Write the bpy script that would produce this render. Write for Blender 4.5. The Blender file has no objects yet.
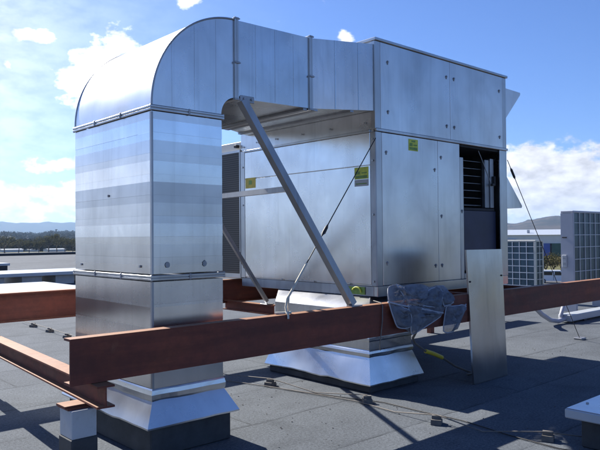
import bpy, bmesh, math, random
from mathutils import Vector, Matrix, noise as mnoise
random.seed(7)
sc = bpy.context.scene
COL = sc.collection
D = math.radians

# ------------------------------------------------------------------ helpers
class MB:
    """collects shapes; build() links them as ONE mesh object"""
    def __init__(s): s.v = []; s.f = []; s.sm = []
    def add(s, vs, fs, smooth=False):
        o = len(s.v); s.v += [Vector(v) for v in vs]
        for f in fs: s.f.append([i + o for i in f]); s.sm.append(smooth)
        return s
    def box(s, x0, x1, y0, y1, z0, z1, b=0.0):
        if b <= 0:
            v = [(x, y, z) for z in (z0, z1) for y in (y0, y1) for x in (x0, x1)]
            return s.add(v, [(0,2,3,1),(4,5,7,6),(0,1,5,4),(2,6,7,3),(0,4,6,2),(1,3,7,5)])
        bm = bmesh.new()
        bmesh.ops.create_cube(bm, size=1)
        for q in bm.verts:
            q.co = Vector(((x0+x1)/2 + q.co.x*(x1-x0), (y0+y1)/2 + q.co.y*(y1-y0), (z0+z1)/2 + q.co.z*(z1-z0)))
        bmesh.ops.bevel(bm, geom=bm.edges[:], offset=b, segments=1, affect='EDGES', profile=.5)
        s.addbm(bm); return s
    def addbm(s, bm, smooth=False):
        bm.verts.index_update()
        s.add([v.co.copy() for v in bm.verts], [[v.index for v in f.verts] for f in bm.faces], smooth); bm.free()
    def loft(s, rings, cap=True, smooth=False, closed=False):
        n = len(rings[0]); vs = [p for r in rings for p in r]; fs = []
        m = len(rings)
        for j in range(m if closed else m-1):
            a = j*n; b = ((j+1) % m)*n
            for i in range(n):
                k = (i+1) % n
                fs.append((a+i, a+k, b+k, b+i))
        s.add(vs, fs, smooth)
        if cap and not closed:
            s.add(rings[0], [list(range(n))[::-1]]); s.add(rings[-1], [list(range(n))])
        return s
    def tube(s, pts, r, n=8, cap=True, smooth=True):
        pts = [Vector(p) for p in pts]; rings = []
        up = Vector((0, 0, 1)); prev = None
        for i, p in enumerate(pts):
            t = (pts[min(i+1, len(pts)-1)] - pts[max(i-1, 0)]).normalized()
            if prev is None:
                a = t.cross(up)
                if a.length < 1e-3: a = t.cross(Vector((1, 0, 0)))
                a.normalize()
            else:
                a = prev - t * prev.dot(t)
                if a.length < 1e-5: a = t.cross(up)
                a.normalize()
            prev = a; b = t.cross(a)
            rr = r[i] if isinstance(r, (list, tuple)) else r
            rings.append([p + (a*math.cos(2*math.pi*k/n) + b*math.sin(2*math.pi*k/n))*rr for k in range(n)])
        return s.loft(rings, cap, smooth)
    def bar(s, p0, p1, w, h, side=None):
        """rectangular bar from p0 to p1; side = direction of the w extent"""
        p0 = Vector(p0); p1 = Vector(p1); t = (p1-p0).normalized()
        a = Vector(side) if side is not None else t.cross(Vector((0, 0, 1)))
        a = (a - t*a.dot(t)).normalized(); b = t.cross(a)
        r = [[p + a*sx*w/2 + b*sy*h/2 for sx, sy in ((-1,-1),(1,-1),(1,1),(-1,1))] for p in (p0, p1)]
        return s.loft(r)
    def prism(s, poly, d):
        """polygon (3d points) extruded by vector d"""
        d = Vector(d); return s.loft([[Vector(p) for p in poly], [Vector(p)+d for p in poly]])
    def build(s, name, mat, parent=None):
        me = bpy.data.meshes.new(name)
        if parent is None:
            xs = [v.x for v in s.v]; ys = [v.y for v in s.v]; zs = [v.z for v in s.v]
            off = Vector(((min(xs)+max(xs))/2, (min(ys)+max(ys))/2, min(zs)))
        else: off = WL[parent.name]
        me.from_pydata([v - off for v in s.v], [], s.f)
        me.polygons.foreach_set('use_smooth', s.sm)
        bm = bmesh.new(); bm.from_mesh(me); bmesh.ops.recalc_face_normals(bm, faces=bm.faces[:]); bm.to_mesh(me); bm.free()
        me.materials.append(mat); me.update()
        o = bpy.data.objects.new(name, me); COL.objects.link(o)
        if parent is None: o.location = off; WL[o.name] = off
        else: o.parent = parent; WL[o.name] = off
        return o
WL = {}
def tag(o, label=None, cat=None, group=None, kind=None):
    if label: o['label'] = label
    if cat: o['category'] = cat
    if group: o['group'] = group
    if kind: o['kind'] = kind
    return o
def thing(name, label, cat, loc, group=None):
    o = bpy.data.objects.new(name, None); COL.objects.link(o); o.location = loc
    o.empty_display_size = .2; WL[o.name] = Vector(loc)
    return tag(o, label, cat, group)
def copy_tree(o, loc):
    r = o.copy(); COL.objects.link(r); r.location = loc; WL[r.name] = Vector(loc)
    def kids(a, b):
        for ch in a.children:
            c = ch.copy(); COL.objects.link(c); c.parent = b
            kids(ch, c)
    kids(o, r); return r

# ------------------------------------------------------------------ materials
class NT:
    def __init__(s, name):
        s.m = bpy.data.materials.new(name); s.m.use_nodes = True; s.t = s.m.node_tree
        s.b = s.t.nodes['Principled BSDF']; s.tc = s.t.nodes.new('ShaderNodeTexCoord')
    def n(s, typ, **k):
        nd = s.t.nodes.new(typ)
        for a, b in k.items():
            if hasattr(nd, a) and a not in nd.inputs: setattr(nd, a, b)
            else: nd.inputs[a].default_value = b
        return nd
    def l(s, a, b): s.t.links.new(a, b)
    def mapping(s, scale=(1,1,1), space='Object'):
        mp = s.n('ShaderNodeMapping'); mp.inputs['Scale'].default_value = scale
        s.l(s.tc.outputs[space], mp.inputs['Vector']); return mp.outputs['Vector']
    def noise(s, scale, detail=4, rough=.55, vec=None, dist=0.0):
        nd = s.n('ShaderNodeTexNoise'); nd.inputs['Scale'].default_value = scale
        nd.inputs['Detail'].default_value = detail; nd.inputs['Roughness'].default_value = rough
        nd.inputs['Distortion'].default_value = dist
        s.l(vec if vec is not None else s.tc.outputs['Object'], nd.inputs['Vector']); return nd.outputs['Fac']
    def ramp(s, fac, stops):
        r = s.n('ShaderNodeValToRGB'); e = r.color_ramp.elements
        while len(e) < len(stops): e.new(.5)
        for q, (p, c) in zip(e, stops):
            q.position = p; q.color = (c[0], c[1], c[2], 1) if isinstance(c, (tuple, list)) else (c, c, c, 1)
        s.l(fac, r.inputs['Fac']); return r.outputs['Color']
    def mix(s, a, b, fac, mode='MIX'):
        m = s.n('ShaderNodeMix', data_type='RGBA', blend_type=mode)
        for sock, val in ((m.inputs['Factor'], fac), (m.inputs['A'], a), (m.inputs['B'], b)):
            pass
        f = m.inputs[0]; A = m.inputs[6]; B = m.inputs[7]
        for sock, val in ((f, fac), (A, a), (B, b)):
            if isinstance(val, bpy.types.NodeSocket): s.l(val, sock)
            elif sock is f: sock.default_value = val
            else: sock.default_value = (*val, 1) if not isinstance(val, (int, float)) else (val, val, val, 1)
        return m.outputs[2]
    def math(s, op, a, b=0.0):
        m = s.n('ShaderNodeMath', operation=op)
        for i, val in enumerate((a, b)):
            if isinstance(val, bpy.types.NodeSocket): s.l(val, m.inputs[i])
            else: m.inputs[i].default_value = val
        return m.outputs[0]
    def bump(s, h, strength, dist=.01, prev=None):
        b = s.n('ShaderNodeBump'); b.inputs['Strength'].default_value = strength; b.inputs['Distance'].default_value = dist
        s.l(h, b.inputs['Height'])
        if prev is not None: s.l(prev, b.inputs['Normal'])
        return b.outputs['Normal']
    def set(s, **k):
        for a, v in k.items():
            i = s.b.inputs[a.replace('_', ' ')]
            if isinstance(v, bpy.types.NodeSocket): s.l(v, i)
            elif isinstance(v, tuple): i.default_value = (*v, 1)
            else: i.default_value = v
        return s.m

def galv(name, base=(.60, .62, .65), r0=.26, r1=.42, wave=.12, band=None, dirt=.25, metallic=1.0, aniso=0.0):
    m = NT(name)
    big = m.noise(1.3, 3, .5); fine = m.noise(38, 1, .5)
    st = m.noise(5, 4, .6, m.mapping((1, 1, .12)))
    vor = m.n('ShaderNodeTexVoronoi'); vor.inputs['Scale'].default_value = 40
    m.l(m.tc.outputs['Object'], vor.inputs['Vector'])
    lo = tuple(c*.80 for c in base); hi = tuple(min(1, c*1.10) for c in base)
    c = m.ramp(big, [(.3, lo), (.7, hi)])
    c = m.mix(c, m.ramp(st, [(.35, .82), (.6, 1.0)]), dirt*2, 'MULTIPLY')
    c = m.mix(c, m.ramp(vor.outputs['Color'], [(0, .96), (1, 1.02)]), .12, 'MULTIPLY')
    # handling smears and faint runs left by rain
    sm1 = m.noise(2.0, 3, .5, m.mapping((1, 1, .55)), 1.2)
    c = m.mix(c, m.ramp(sm1, [(.42, 1.0), (.60, .84), (.72, 1.0)]), min(1, dirt*4), 'MULTIPLY')
    run = m.noise(22, 3, .6, m.mapping((1, 1, .03)))
    c = m.mix(c, m.ramp(run, [(.56, 1.0), (.70, .84)]), min(1, dirt*3.5), 'MULTIPLY')
    spots = m.noise(5, 2, .5)
    c = m.mix(c, m.ramp(spots, [(.60, 1.0), (.78, .80)]), dirt*1.6, 'MULTIPLY')
    if band:
        # the strips of a lapped sheet each keep their own mill finish
        sx = m.n('ShaderNodeSeparateXYZ'); m.l(m.tc.outputs['Object'], sx.inputs[0])
        k = m.math('FLOOR', m.math('DIVIDE', sx.outputs[2], band))
        wn = m.n('ShaderNodeTexWhiteNoise', noise_dimensions='1D'); m.l(k, wn.inputs['W'])
        c = m.mix(c, m.ramp(wn.outputs['Value'], [(0, .80), (1, 1.06)]), 1.0, 'MULTIPLY')
        rr = m.ramp(wn.outputs['Value'], [(0, r1+.08), (1, r0)])
        rough = m.math('ADD', rr, m.math('MULTIPLY', m.math('SUBTRACT', fine, .5), .02))
    else:
        rough = m.math('ADD', m.ramp(m.noise(2.2, 2, .5), [(.3, r0), (.7, r1)]), m.math('MULTIPLY', m.math('SUBTRACT', fine, .5), .02))
    nrm = m.bump(m.noise(2.2, 2, .4), wave, .03)
    nrm = m.bump(m.noise(7, 1, .4), wave*.25, .008, nrm)
    return m.set(Base_Color=c, Metallic=metallic, Roughness=rough, Normal=nrm)

def paint(name, base, rough=.5, var=.15, scale=4, metallic=0.0, bump=.05, dirt=None):
    m = NT(name)
    c = m.ramp(m.noise(scale, 5, .6), [(.3, tuple(x*(1-var) for x in base)), (.7, tuple(min(1, x*(1+var)) for x in base))])
    if dirt is not None:
        c = m.mix(c, dirt, m.ramp(m.noise(scale*2.3, 6, .7), [(.55, 0.0), (.72, .6)]))
    nrm = m.bump(m.noise(scale*14, 3, .6), bump, .004)
    return m.set(Base_Color=c, Roughness=rough, Metallic=metallic, Normal=nrm)

def rust(name):
    m = NT(name)
    n1 = m.noise(1.6, 6, .65); n2 = m.noise(14, 5, .7)
    c = m.ramp(n1, [(.3, (.135, .029, .016)), (.55, (.190, .043, .022)), (.75, (.25, .066, .031))])
    c = m.mix(c, m.ramp(n2, [(.3, .72), (.65, 1.1)]), .8, 'MULTIPLY')
    c = m.mix(c, m.ramp(m.noise(7, 5, .65, m.mapping((.12, 1, 1.4))), [(.42, 1.0), (.60, .62)]), .8, 'MULTIPLY')
    c = m.mix(c, (.20, .15, .12), m.ramp(m.noise(30, 4, .7, m.mapping((.25, 1, 1))), [(.66, 0.0), (.74, .5)]))
    c = m.mix(c, (.24, .10, .05), m.ramp(m.noise(5, 6, .72), [(.60, 0.0), (.72, .45)]))
    # sunlit orange of the upper faces, put into the colour by normal
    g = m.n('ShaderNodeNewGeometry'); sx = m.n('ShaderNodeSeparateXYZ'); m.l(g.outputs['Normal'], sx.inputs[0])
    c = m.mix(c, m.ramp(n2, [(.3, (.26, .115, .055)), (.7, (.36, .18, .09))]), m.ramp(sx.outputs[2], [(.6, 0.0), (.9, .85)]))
    return m.set(Base_Color=c, Roughness=m.ramp(n1, [(.3, .55), (.7, .75)]), Normal=m.bump(n2, .15, .004))

def membrane(name, base=(.114, .127, .143)):
    m = NT(name)
    big = m.noise(.35, 5, .6); mid = m.noise(2.6, 5, .65); gr = m.noise(160, 3, .7); gr2 = m.noise(45, 3, .7)
    c = m.ramp(big, [(.3, tuple(x*.82 for x in base)), (.7, tuple(x*1.12 for x in base))])
    c = m.mix(c, m.ramp(mid, [(.35, .88), (.65, 1.06)]), .8, 'MULTIPLY')
    c = m.mix(c, m.ramp(gr, [(.3, .42), (.7, 1.6)]), .9, 'MULTIPLY')
    c = m.mix(c, m.ramp(gr2, [(.3, .58), (.7, 1.35)]), .9, 'MULTIPLY')
    c = m.mix(c, m.ramp(m.noise(.9, 6, .6, None, 1.2), [(.36, .78), (.47, 1.0), (.60, 1.0), (.70, 1.12)]), .7, 'MULTIPLY')
    # lap joints of the felt sheets: long ones every metre, cross ones staggered
    wob = m.math('MULTIPLY', m.math('SUBTRACT', m.noise(1.1, 4, .6), .5), .10)
    sx = m.n('ShaderNodeSeparateXYZ'); m.l(m.tc.outputs['Object'], sx.inputs[0])
    yy = m.math('ADD', sx.outputs[1], wob)
    fr = m.math('FRACT', m.math('ADD', yy, 100.37))
    seam = m.ramp(fr, [(0.0, 1.0), (.010, 1.0), (.016, .35), (.06, 0.0)])
    strip = m.math('FLOOR', m.math('ADD', yy, 100.37))
    xs = m.math('ADD', m.math('ADD', sx.outputs[0], m.math('MULTIPLY', wob, .5)), m.math('MULTIPLY', strip, 2.83))
    fx = m.math('FRACT', m.math('DIVIDE', m.math('ADD', xs, 800), 7.5))
    seam2 = m.ramp(fx, [(0, 1.0), (.002, 1.0), (.004, 0.0)])
    sm = m.math('MAXIMUM', seam, seam2)
    broken = m.ramp(m.noise(1.7, 4, .7), [(.38, .15), (.6, .95)])
    c = m.mix(c, tuple(x*.35 for x in base), m.math('MULTIPLY', sm, broken))
    wn = m.n('ShaderNodeTexWhiteNoise', noise_dimensions='1D'); m.l(strip, wn.inputs['W'])
    c = m.mix(c, m.ramp(wn.outputs['Value'], [(0, .88), (1, 1.06)]), 1.0, 'MULTIPLY')
    h = m.math('ADD', m.math('MULTIPLY', gr2, .5), m.math('MULTIPLY', sm, -1.0))
    nrm = m.bump(h, .35, .006); nrm = m.bump(gr, .3, .002, nrm)
    return m.set(Base_Color=c, Roughness=.92, Normal=nrm, Specular_IOR_Level=.15)

M = {}
M['galv'] = galv('galvanised_sheet', (.66, .665, .67), .22, .32, .07, dirt=.18)
M['galv_bands'] = galv('galvanised_lapped_sheet', (.80, .80, .80), .19, .30, .05, band=.1612, dirt=.14)
M['galv_dull'] = galv('galvanised_dull', (.42, .43, .45), .38, .55, .1)
M['panel'] = galv('casing_sheet', (.64, .635, .63), .27, .35, .05, dirt=.14)
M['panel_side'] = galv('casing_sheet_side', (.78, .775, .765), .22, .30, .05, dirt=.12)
M['trim'] = galv('bright_trim', (.50, .505, .51), .30, .42, .08, dirt=.15)
M['elbow'] = galv('elbow_sheet', (.84, .84, .84), .40, .52, .05, dirt=.06)
M['foil'] = galv('foil_flashing', (.74, .75, .76), .24, .36, .22, dirt=.10)
M['angle'] = galv('galvanised_angle', (.40, .41, .43), .42, .58, .05, metallic=.85)
M['steel'] = rust('red_oxide_steel')
M['roof'] = membrane('mineral_felt')
M['bitumen'] = paint('bitumen_upstand', (.045, .047, .050), .8, .3, 6, bump=.2)
M['white'] = paint('white_paint', (.44, .45, .46), .5, .08, 5, dirt=(.30, .28, .26))
M['whitecap'] = paint('white_capping', (.42, .45, .48), .38, .08, 2, metallic=.0, dirt=(.33, .33, .33))
M['cream'] = paint('cream_panel', (.72, .69, .60), .45, .06, 3)
M['condenser'] = paint('condenser_casing', (.40, .41, .45), .5, .07, 3)
M['wire'] = paint('light_wire', (.60, .62, .64), .45, .06, 8)
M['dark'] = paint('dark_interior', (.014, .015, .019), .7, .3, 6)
M['navy'] = paint('navy_panel', (.022, .026, .060), .5, .25, 4)
M['black'] = paint('black_rubber', (.02, .02, .021), .6, .3, 12)
M['yellow'] = paint('yellow_plastic', (.72, .56, .05), .45, .15, 10)
M['sticker'] = paint('sticker_yellow', (.56, .60, .06), .5, .15, 20)
M['sticker_o'] = paint('sticker_ochre', (.58, .44, .05), .5, .15, 20)
M['sticker_g'] = paint('sticker_green', (.16, .28, .05), .5, .2, 20)
M['rope'] = paint('rope', (.62, .58, .48), .85, .15, 40, bump=.4)
M['cable'] = paint('cable_grey', (.17, .15, .13), .7, .25, 10)
M['concrete'] = paint('concrete_block', (.13, .12, .11), .9, .25, 12, bump=.4)
def coil():
    m = NT('finned_coil')
    sx = m.n('ShaderNodeSeparateXYZ'); m.l(m.tc.outputs['Object'], sx.inputs[0])
    fr = m.math('FRACT', m.math('MULTIPLY', sx.outputs[2], 42.0))
    c = m.ramp(fr, [(0, (.035, .06, .085)), (.5, (.10, .16, .20)), (1, (.035, .06, .085))])
    c = m.mix(c, m.ramp(m.noise(2, 4, .6), [(.3, .5), (.7, 1.2)]), .9, 'MULTIPLY')
    return m.set(Base_Color=c, Roughness=.35, Metallic=.5)
M['coil'] = coil()
def louvre():
    m = NT('brown_coil')
    sx = m.n('ShaderNodeSeparateXYZ'); m.l(m.tc.outputs['Object'], sx.inputs[0])
    fr = m.math('FRACT', m.math('MULTIPLY', sx.outputs[2], 34.0))
    c = m.ramp(fr, [(0, .035), (.5, .11), (1, .035)])
    return m.set(Base_Color=m.mix(c, (.9, .84, .78), 1.0, 'MULTIPLY'), Roughness=.5, Metallic=.6)
M['louvre'] = louvre()
def netting():
    m = NT('fly_screen_mesh')
    c = m.ramp(m.noise(12, 4, .6), [(.3, (.12, .13, .16)), (.7, (.27, .29, .33))])
    m.set(Base_Color=c, Roughness=.8, Alpha=.72, Specular_IOR_Level=.2)
    return m.m
M['loose'] = galv('loose_panel_sheet', (.56, .555, .55), .20, .28, .05, dirt=.2)
M['net'] = netting()
M['netrim'] = paint('screen_frame', (.36, .375, .43), .6, .15, 10)
M['leaf'] = None
def leafmat(name, a, b):
    m = NT(name)
    g = m.n('ShaderNodeNewGeometry')
    c = m.ramp(g.outputs['Random Per Island'], [(0, a), (1, b)])
    df = m.n('ShaderNodeBsdfDiffuse'); tr = m.n('ShaderNodeBsdfTranslucent'); mx_ = m.n('ShaderNodeMixShader'); mx_.inputs[0].default_value = .45
    m.l(c, df.inputs['Color']); m.l(c, tr.inputs['Color']); m.l(df.outputs[0], mx_.inputs[1]); m.l(tr.outputs[0], mx_.inputs[2])
    out = [q for q in m.t.nodes if q.type == 'OUTPUT_MATERIAL'][0]; m.l(mx_.outputs[0], out.inputs['Surface'])
    m.t.nodes.remove(m.b); return m.m
M['leaf'] = leafmat('eucalypt_leaves', (.026, .032, .015), (.085, .078, .040))
M['scrub'] = leafmat('dry_scrub', (.014, .017, .013), (.028, .027, .020))
M['bush'] = leafmat('bush_leaves', (.030, .036, .014), (.12, .105, .045))
M['bark'] = paint('bark', (.10, .075, .055), .9, .3, 5)
def grassmat():
    m = NT('dry_grass')
    c = m.ramp(m.noise(.012, 6, .6), [(.35, (.085, .095, .035)), (.55, (.15, .13, .065)), (.7, (.07, .085, .03))])
    c = m.mix(c, m.ramp(m.noise(.4, 5, .7), [(.3, .7), (.7, 1.2)]), .8, 'MULTIPLY')
    return m.set(Base_Color=c, Roughness=.95, Specular_IOR_Level=.1)
M['grass'] = grassmat()
def hillmat(name, a, b, s):
    m = NT(name)
    c = m.ramp(m.noise(s, 8, .65), [(.35, a), (.65, b)])
    return m.set(Base_Color=c, Roughness=.95, Specular_IOR_Level=.05)
M['mountain'] = hillmat('far_mountain', (.020, .026, .020), (.04, .045, .032), .002)
M['hill'] = hillmat('bare_hill', (.022, .024, .020), (.085, .062, .046), .0045)
M['scrubhill'] = hillmat('scrub_slope', (.010, .012, .010), (.030, .028, .022), .01)
M['shedwall'] = paint('shed_white', (.62, .63, .62), .5, .05, .3)
M['blue'] = paint('blue_cladding', (.035, .09, .36), .45, .15, .6)
M['green'] = paint('green_cladding', (.02, .085, .06), .5, .15, .6)
M['glass'] = paint('dark_glass', (.015, .02, .028), .08, .1, 2)
M['vehicle'] = paint('vehicle_white', (.74, .75, .76), .25, .03, 1)
M['asphalt'] = paint('asphalt', (.055, .055, .057), .9, .2, .4)

# ------------------------------------------------------------------ the roof we stand on, ground, far land
GZ = -6.0
RF = [(-25,-18),(17.5,-18),(17.5,30),(45,30),(45,68),(-25,68)]
mb = MB(); mb.loft([[(x, y, GZ) for x, y in RF], [(x, y, 0) for x, y in RF]])
tag(mb.build('roof', M['roof']), kind='structure')
mb = MB(); n = 96; R0 = 9500
mb.add([(0,0,GZ-.05)] + [(R0*math.cos(2*math.pi*i/n), R0*math.sin(2*math.pi*i/n), GZ-.05) for i in range(n)], [(0, i+1, (i+1) % n+1) for i in range(n)])
tag(mb.build('ground', M['grass']), kind='structure')

def polar_terrain(name, mat, a0, a1, na, r0, r1, nr, hfun):
    mb = MB(); vs = []; fs = []
    for j in range(nr+1):
        r = r0 + (r1-r0)*j/nr
        for i in range(na+1):
            a = D(a0 + (a1-a0)*i/na)
            vs.append((r*math.cos(a), r*math.sin(a), GZ - .06 + hfun(math.degrees(a), r, j/nr)))
    for j in range(nr):
        for i in range(na):
            k = j*(na+1)+i; fs.append((k, k+1, k+na+2, k+na+1))
    mb.add(vs, fs, True)
    return tag(mb.build(name, mat), kind='structure')
def env(t): return math.sin(math.pi*min(1, max(0, t)))**1.2
def fb(x, y, o=5):
    return mnoise.fractal((x, y, 3.3), 1.0, 2.0, o)
polar_terrain('mountain_range', M['mountain'], 35, 110, 220, 6800, 9200, 24,
    lambda a, r, t: env(t)*min(235, 190 + 44*fb(a*.16, r*.0006) + 22*fb(a*.55, r*.002)))
polar_terrain('wooded_slope', M['scrubhill'], 52, 100, 160, 900, 3300, 30,
    lambda a, r, t: env(t)*(24 + 12*fb(a*.25+9, r*.001) + 5*fb(a*1.1, r*.004)))
polar_terrain('hill', M['hill'], 12, 37, 180, 2300, 4600, 30,
    lambda a, r, t: env(t)*(68 + 34*math.exp(-((a-25.6)/2.3)**2) + 16*fb(a*.35+2, r*.0011) + 6*fb(a*1.5, r*.004)))

# ------------------------------------------------------------------ trees
def leafball(mb, c, rad, n, size, squash=.75):
    for _ in range(n):
        d = Vector((random.gauss(0,1), random.gauss(0,1), random.gauss(0,1)))
        d = d.normalized()*(random.random()**.45)
        p = Vector(c) + Vector((d.x*rad, d.y*rad, d.z*rad*squash))
        s = size*random.uniform(.6, 1.3)
        a = Vector((random.gauss(0,1), random.gauss(0,1), random.gauss(0,.6))).normalized()
        b = a.cross(Vector((random.gauss(0,1), random.gauss(0,1), random.gauss(0,1)))).normalized()
        mb.add([p-a*s, p-b*s*.6, p+a*s, p+b*s*.6], [(0,1,2,3)])
def make_tree(x, y, h, w, label, cat='tree', group='trees along the field behind the roof', name='eucalypt_tree', n=1.0):
    t = thing(name, label, cat, (x, y, GZ), group)
    mb = MB(); tops = []
    fork = h*random.uniform(.24, .34); lean = Vector((random.uniform(-.3,.3), random.uniform(-.3,.3), 0))
    base = Vector((x, y, GZ)); fk = base + lean + Vector((0,0,fork)); r = h*.024
    mb.tube([base, (base+fk)/2+lean*.1, fk], [r*1.5, r*1.1, r], 7)
    for k in range(5):
        a = 2*math.pi*k/5 + random.uniform(-.5,.5); d = w*random.uniform(.25, .42)
        e = fk + Vector((math.cos(a)*d, math.sin(a)*d, h*random.uniform(.22, .5)))
        mb.tube([fk, fk.lerp(e,.5)+Vector((0,0,h*.03)), e], [r*.75, r*.5, r*.25], 5); tops.append(e)
    mb.build('trunk', M['bark'], t)
    mb = MB()
    for e in tops:
        for q in range(3):
            c = e + Vector((random.uniform(-.2,.2)*w, random.uniform(-.2,.2)*w, random.uniform(-.10,.14)*h))
            leafball(mb, c, w*random.uniform(.15, .24), int(70*n), h*.030)
    leafball(mb, fk+Vector((0,0,h*.36)), w*.36, int(220*n), h*.032)
    mb.build('crown', M['leaf'], t)
    return t
def at_az(az, dist):
    return dist*math.cos(D(az)), dist*math.sin(D(az))
tl = ['broad dark eucalypt at the left edge of the photo beyond the roof',
 'low round eucalypt just right of the leftmost broad tree, beyond the roof',
 'narrow tree standing between two broad dark crowns beyond the grey roof',
 'small loose-crowned tree with bare stem beyond the far roof edge',
 'biggest dark tree of the row beyond the roof, right of the small one',
 'tree with low spreading crown right of the biggest dark tree beyond the roof',
 'short brownish tree second from the duct in the row beyond the roof',
 'eucalypt just left of the silver duct in the row beyond the roof',
 'tall eucalypt half hidden behind the silver duct, beyond the roof']
for lab, az, dd, h, w in zip(tl, [72.0, 71.0, 70.2, 69.5, 68.75, 68.1, 67.5, 66.9, 66.2], [372, 388, 380, 365, 378, 392, 384, 374, 390],
        [10.6, 8.6, 8.2, 8.0, 10.8, 9.4, 8.4, 8.6, 10.0], [11, 9, 6, 6, 10, 9, 8, 8, 9]):
    make_tree(*at_az(az, dd), h, w, lab)
# the wood behind them, one mass
mb = MB()
for k in range(2600):
    a = random.uniform(62, 78); dd = 430 + 2300*random.random()**1.5
    if random.random() < .35: dd = random.uniform(430, 900)
    x, y = at_az(a, dd); s = random.uniform(2.2, 4.2)*(1+dd/2600)
    t_ = (dd-900)/2400
    gz = GZ + (env(t_)*(24 + 12*fb(a*.25+9, dd*.001) + 5*fb(a*1.1, dd*.004)) if 0 < t_ < 1 else 0)
    leafball(mb, (x, y, gz + s*.7), s, 26, s*.34, .8)
tag(mb.build('woodland', M['scrub']), 'dark scrubby woodland stretching behind the tree row to the mountains', 'woodland', kind='stuff')
# pale sheds seen between the tree trunks
def far_shed(az, dd, w, dpt, h, label):
    x, y = at_az(az, dd); t = thing('distant_shed', label, 'shed', (x, y, GZ), 'pale sheds behind the tree row')
    mb = MB(); mb.box(x-w/2, x+w/2, y-dpt/2, y+dpt/2, GZ, GZ+h); mb.build('wall', M['shedwall'], t)
    mb = MB(); mb.prism([(x-w/2-.3, y-dpt/2-.3, GZ+h), (x-w/2-.3, y, GZ+h*1.3), (x-w/2-.3, y+dpt/2+.3, GZ+h)], (w+.6, 0, 0)); mb.build('roof', M['whitecap'], t)
far_shed(71.6, 425, 12, 9, 1.5, 'long pale shed behind the leftmost tree trunks')
far_shed(70.0, 430, 6, 8, 1.2, 'short pale shed behind the middle of the tree row')
far_shed(68.3, 420, 10, 9, 1.4, 'pale shed showing under the biggest dark tree')

# ------------------------------------------------------------------ right-hand distance
def shed_right():
    # white shed facing the roof, with a blue and a green cladding bay
    c = Vector((*at_az(27.5, 245), GZ)); d = Vector((math.cos(D(27.5)), math.sin(D(27.5)), 0)); s = Vector((d.y, -d.x, 0))
    t = thing('factory_building', 'long low white factory with a blue and a green bay, beyond the roof at right', 'factory', c)
    def blk(l0, l1, d0, d1, z0, z1):
        return [c + s*l + d*q + Vector((0,0,z)) for z in (z0, z1) for l, q in ((l0,d0),(l1,d0),(l1,d1),(l0,d1))]
    def addblk(mb, *a):
        v = blk(*a); mb.loft([v[:4], v[4:]])
    mb = MB(); addblk(mb, -60, 70, 0, 40, 0, 7.6); mb.build('wall', M['shedwall'], t)
    mb = MB(); v = [c + s*l + d*q + Vector((0,0,z)) for l, q, z in ((-61,-.6,7.6),(-61,20,9.6),(-61,41,7.6))]
    mb.prism(v, s*132); rf = mb.build('roof', M['whitecap'], t)
    for l in (-22, -5.5, 9, 21):
        mb = MB(); addblk(mb, l, l+.9, 6, 6.9, 8.3, 9.4); mb.build('roof_vent', M['condenser'], rf)
    mb = MB(); addblk(mb, -22, 14.5, -.15, -.003, 0, 4.6); mb.build('dark_opening', M['dark'], t)
    mb = MB(); addblk(mb, -.2, 2.1, -.35, -.153, .2, 4.6); mb.build('blue_bay', M['blue'], t)
    mb = MB(); addblk(mb, 2.75, 13.5, -.35, -.153, .2, 4.6); mb.build('green_bay', M['green'], t)
    mb = MB(); addblk(mb, -26, -9, -.5, -.003, 5.6, 6.2); mb.build('shade_canopy', M['condenser'], t)
shed_right()
for i, (az, dd, r, lab) in enumerate([(27.35, 150, 2.3, 'olive bush in front of the blue factory bay'), (26.75, 154, 2.5, 'taller grey-green bush in front of the green factory bay'),
        (26.1, 148, 2.3, 'brownish bush beside the big condenser, before the green bay'), (28.0, 152, 1.9, 'bush mostly hidden behind the smaller condenser')]):
    x, y = at_az(az, dd); t = thing('bush', lab, 'bush', (x, y, GZ), 'bushes before the factory')
    mb = MB()
    for k in range(6):
        a = k*1.05; mb.tube([(x, y, GZ), (x+math.cos(a)*r*.3, y+math.sin(a)*r*.3, GZ+r*.7), (x+math.cos(a)*r*.6, y+math.sin(a)*r*.6, GZ+r*1.3)], [.07, .05, .02], 5)
    mb.build('stem', M['bark'], t)
    mb = MB()
    for k in range(9): leafball(mb, (x+random.uniform(-.6,.6)*r, y+random.uniform(-.6,.6)*r, GZ+r*random.uniform(.5, 1.25)), r*random.uniform(.4,.6), 90, .17)
    mb.build('crown', M['bush'], t)
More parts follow.
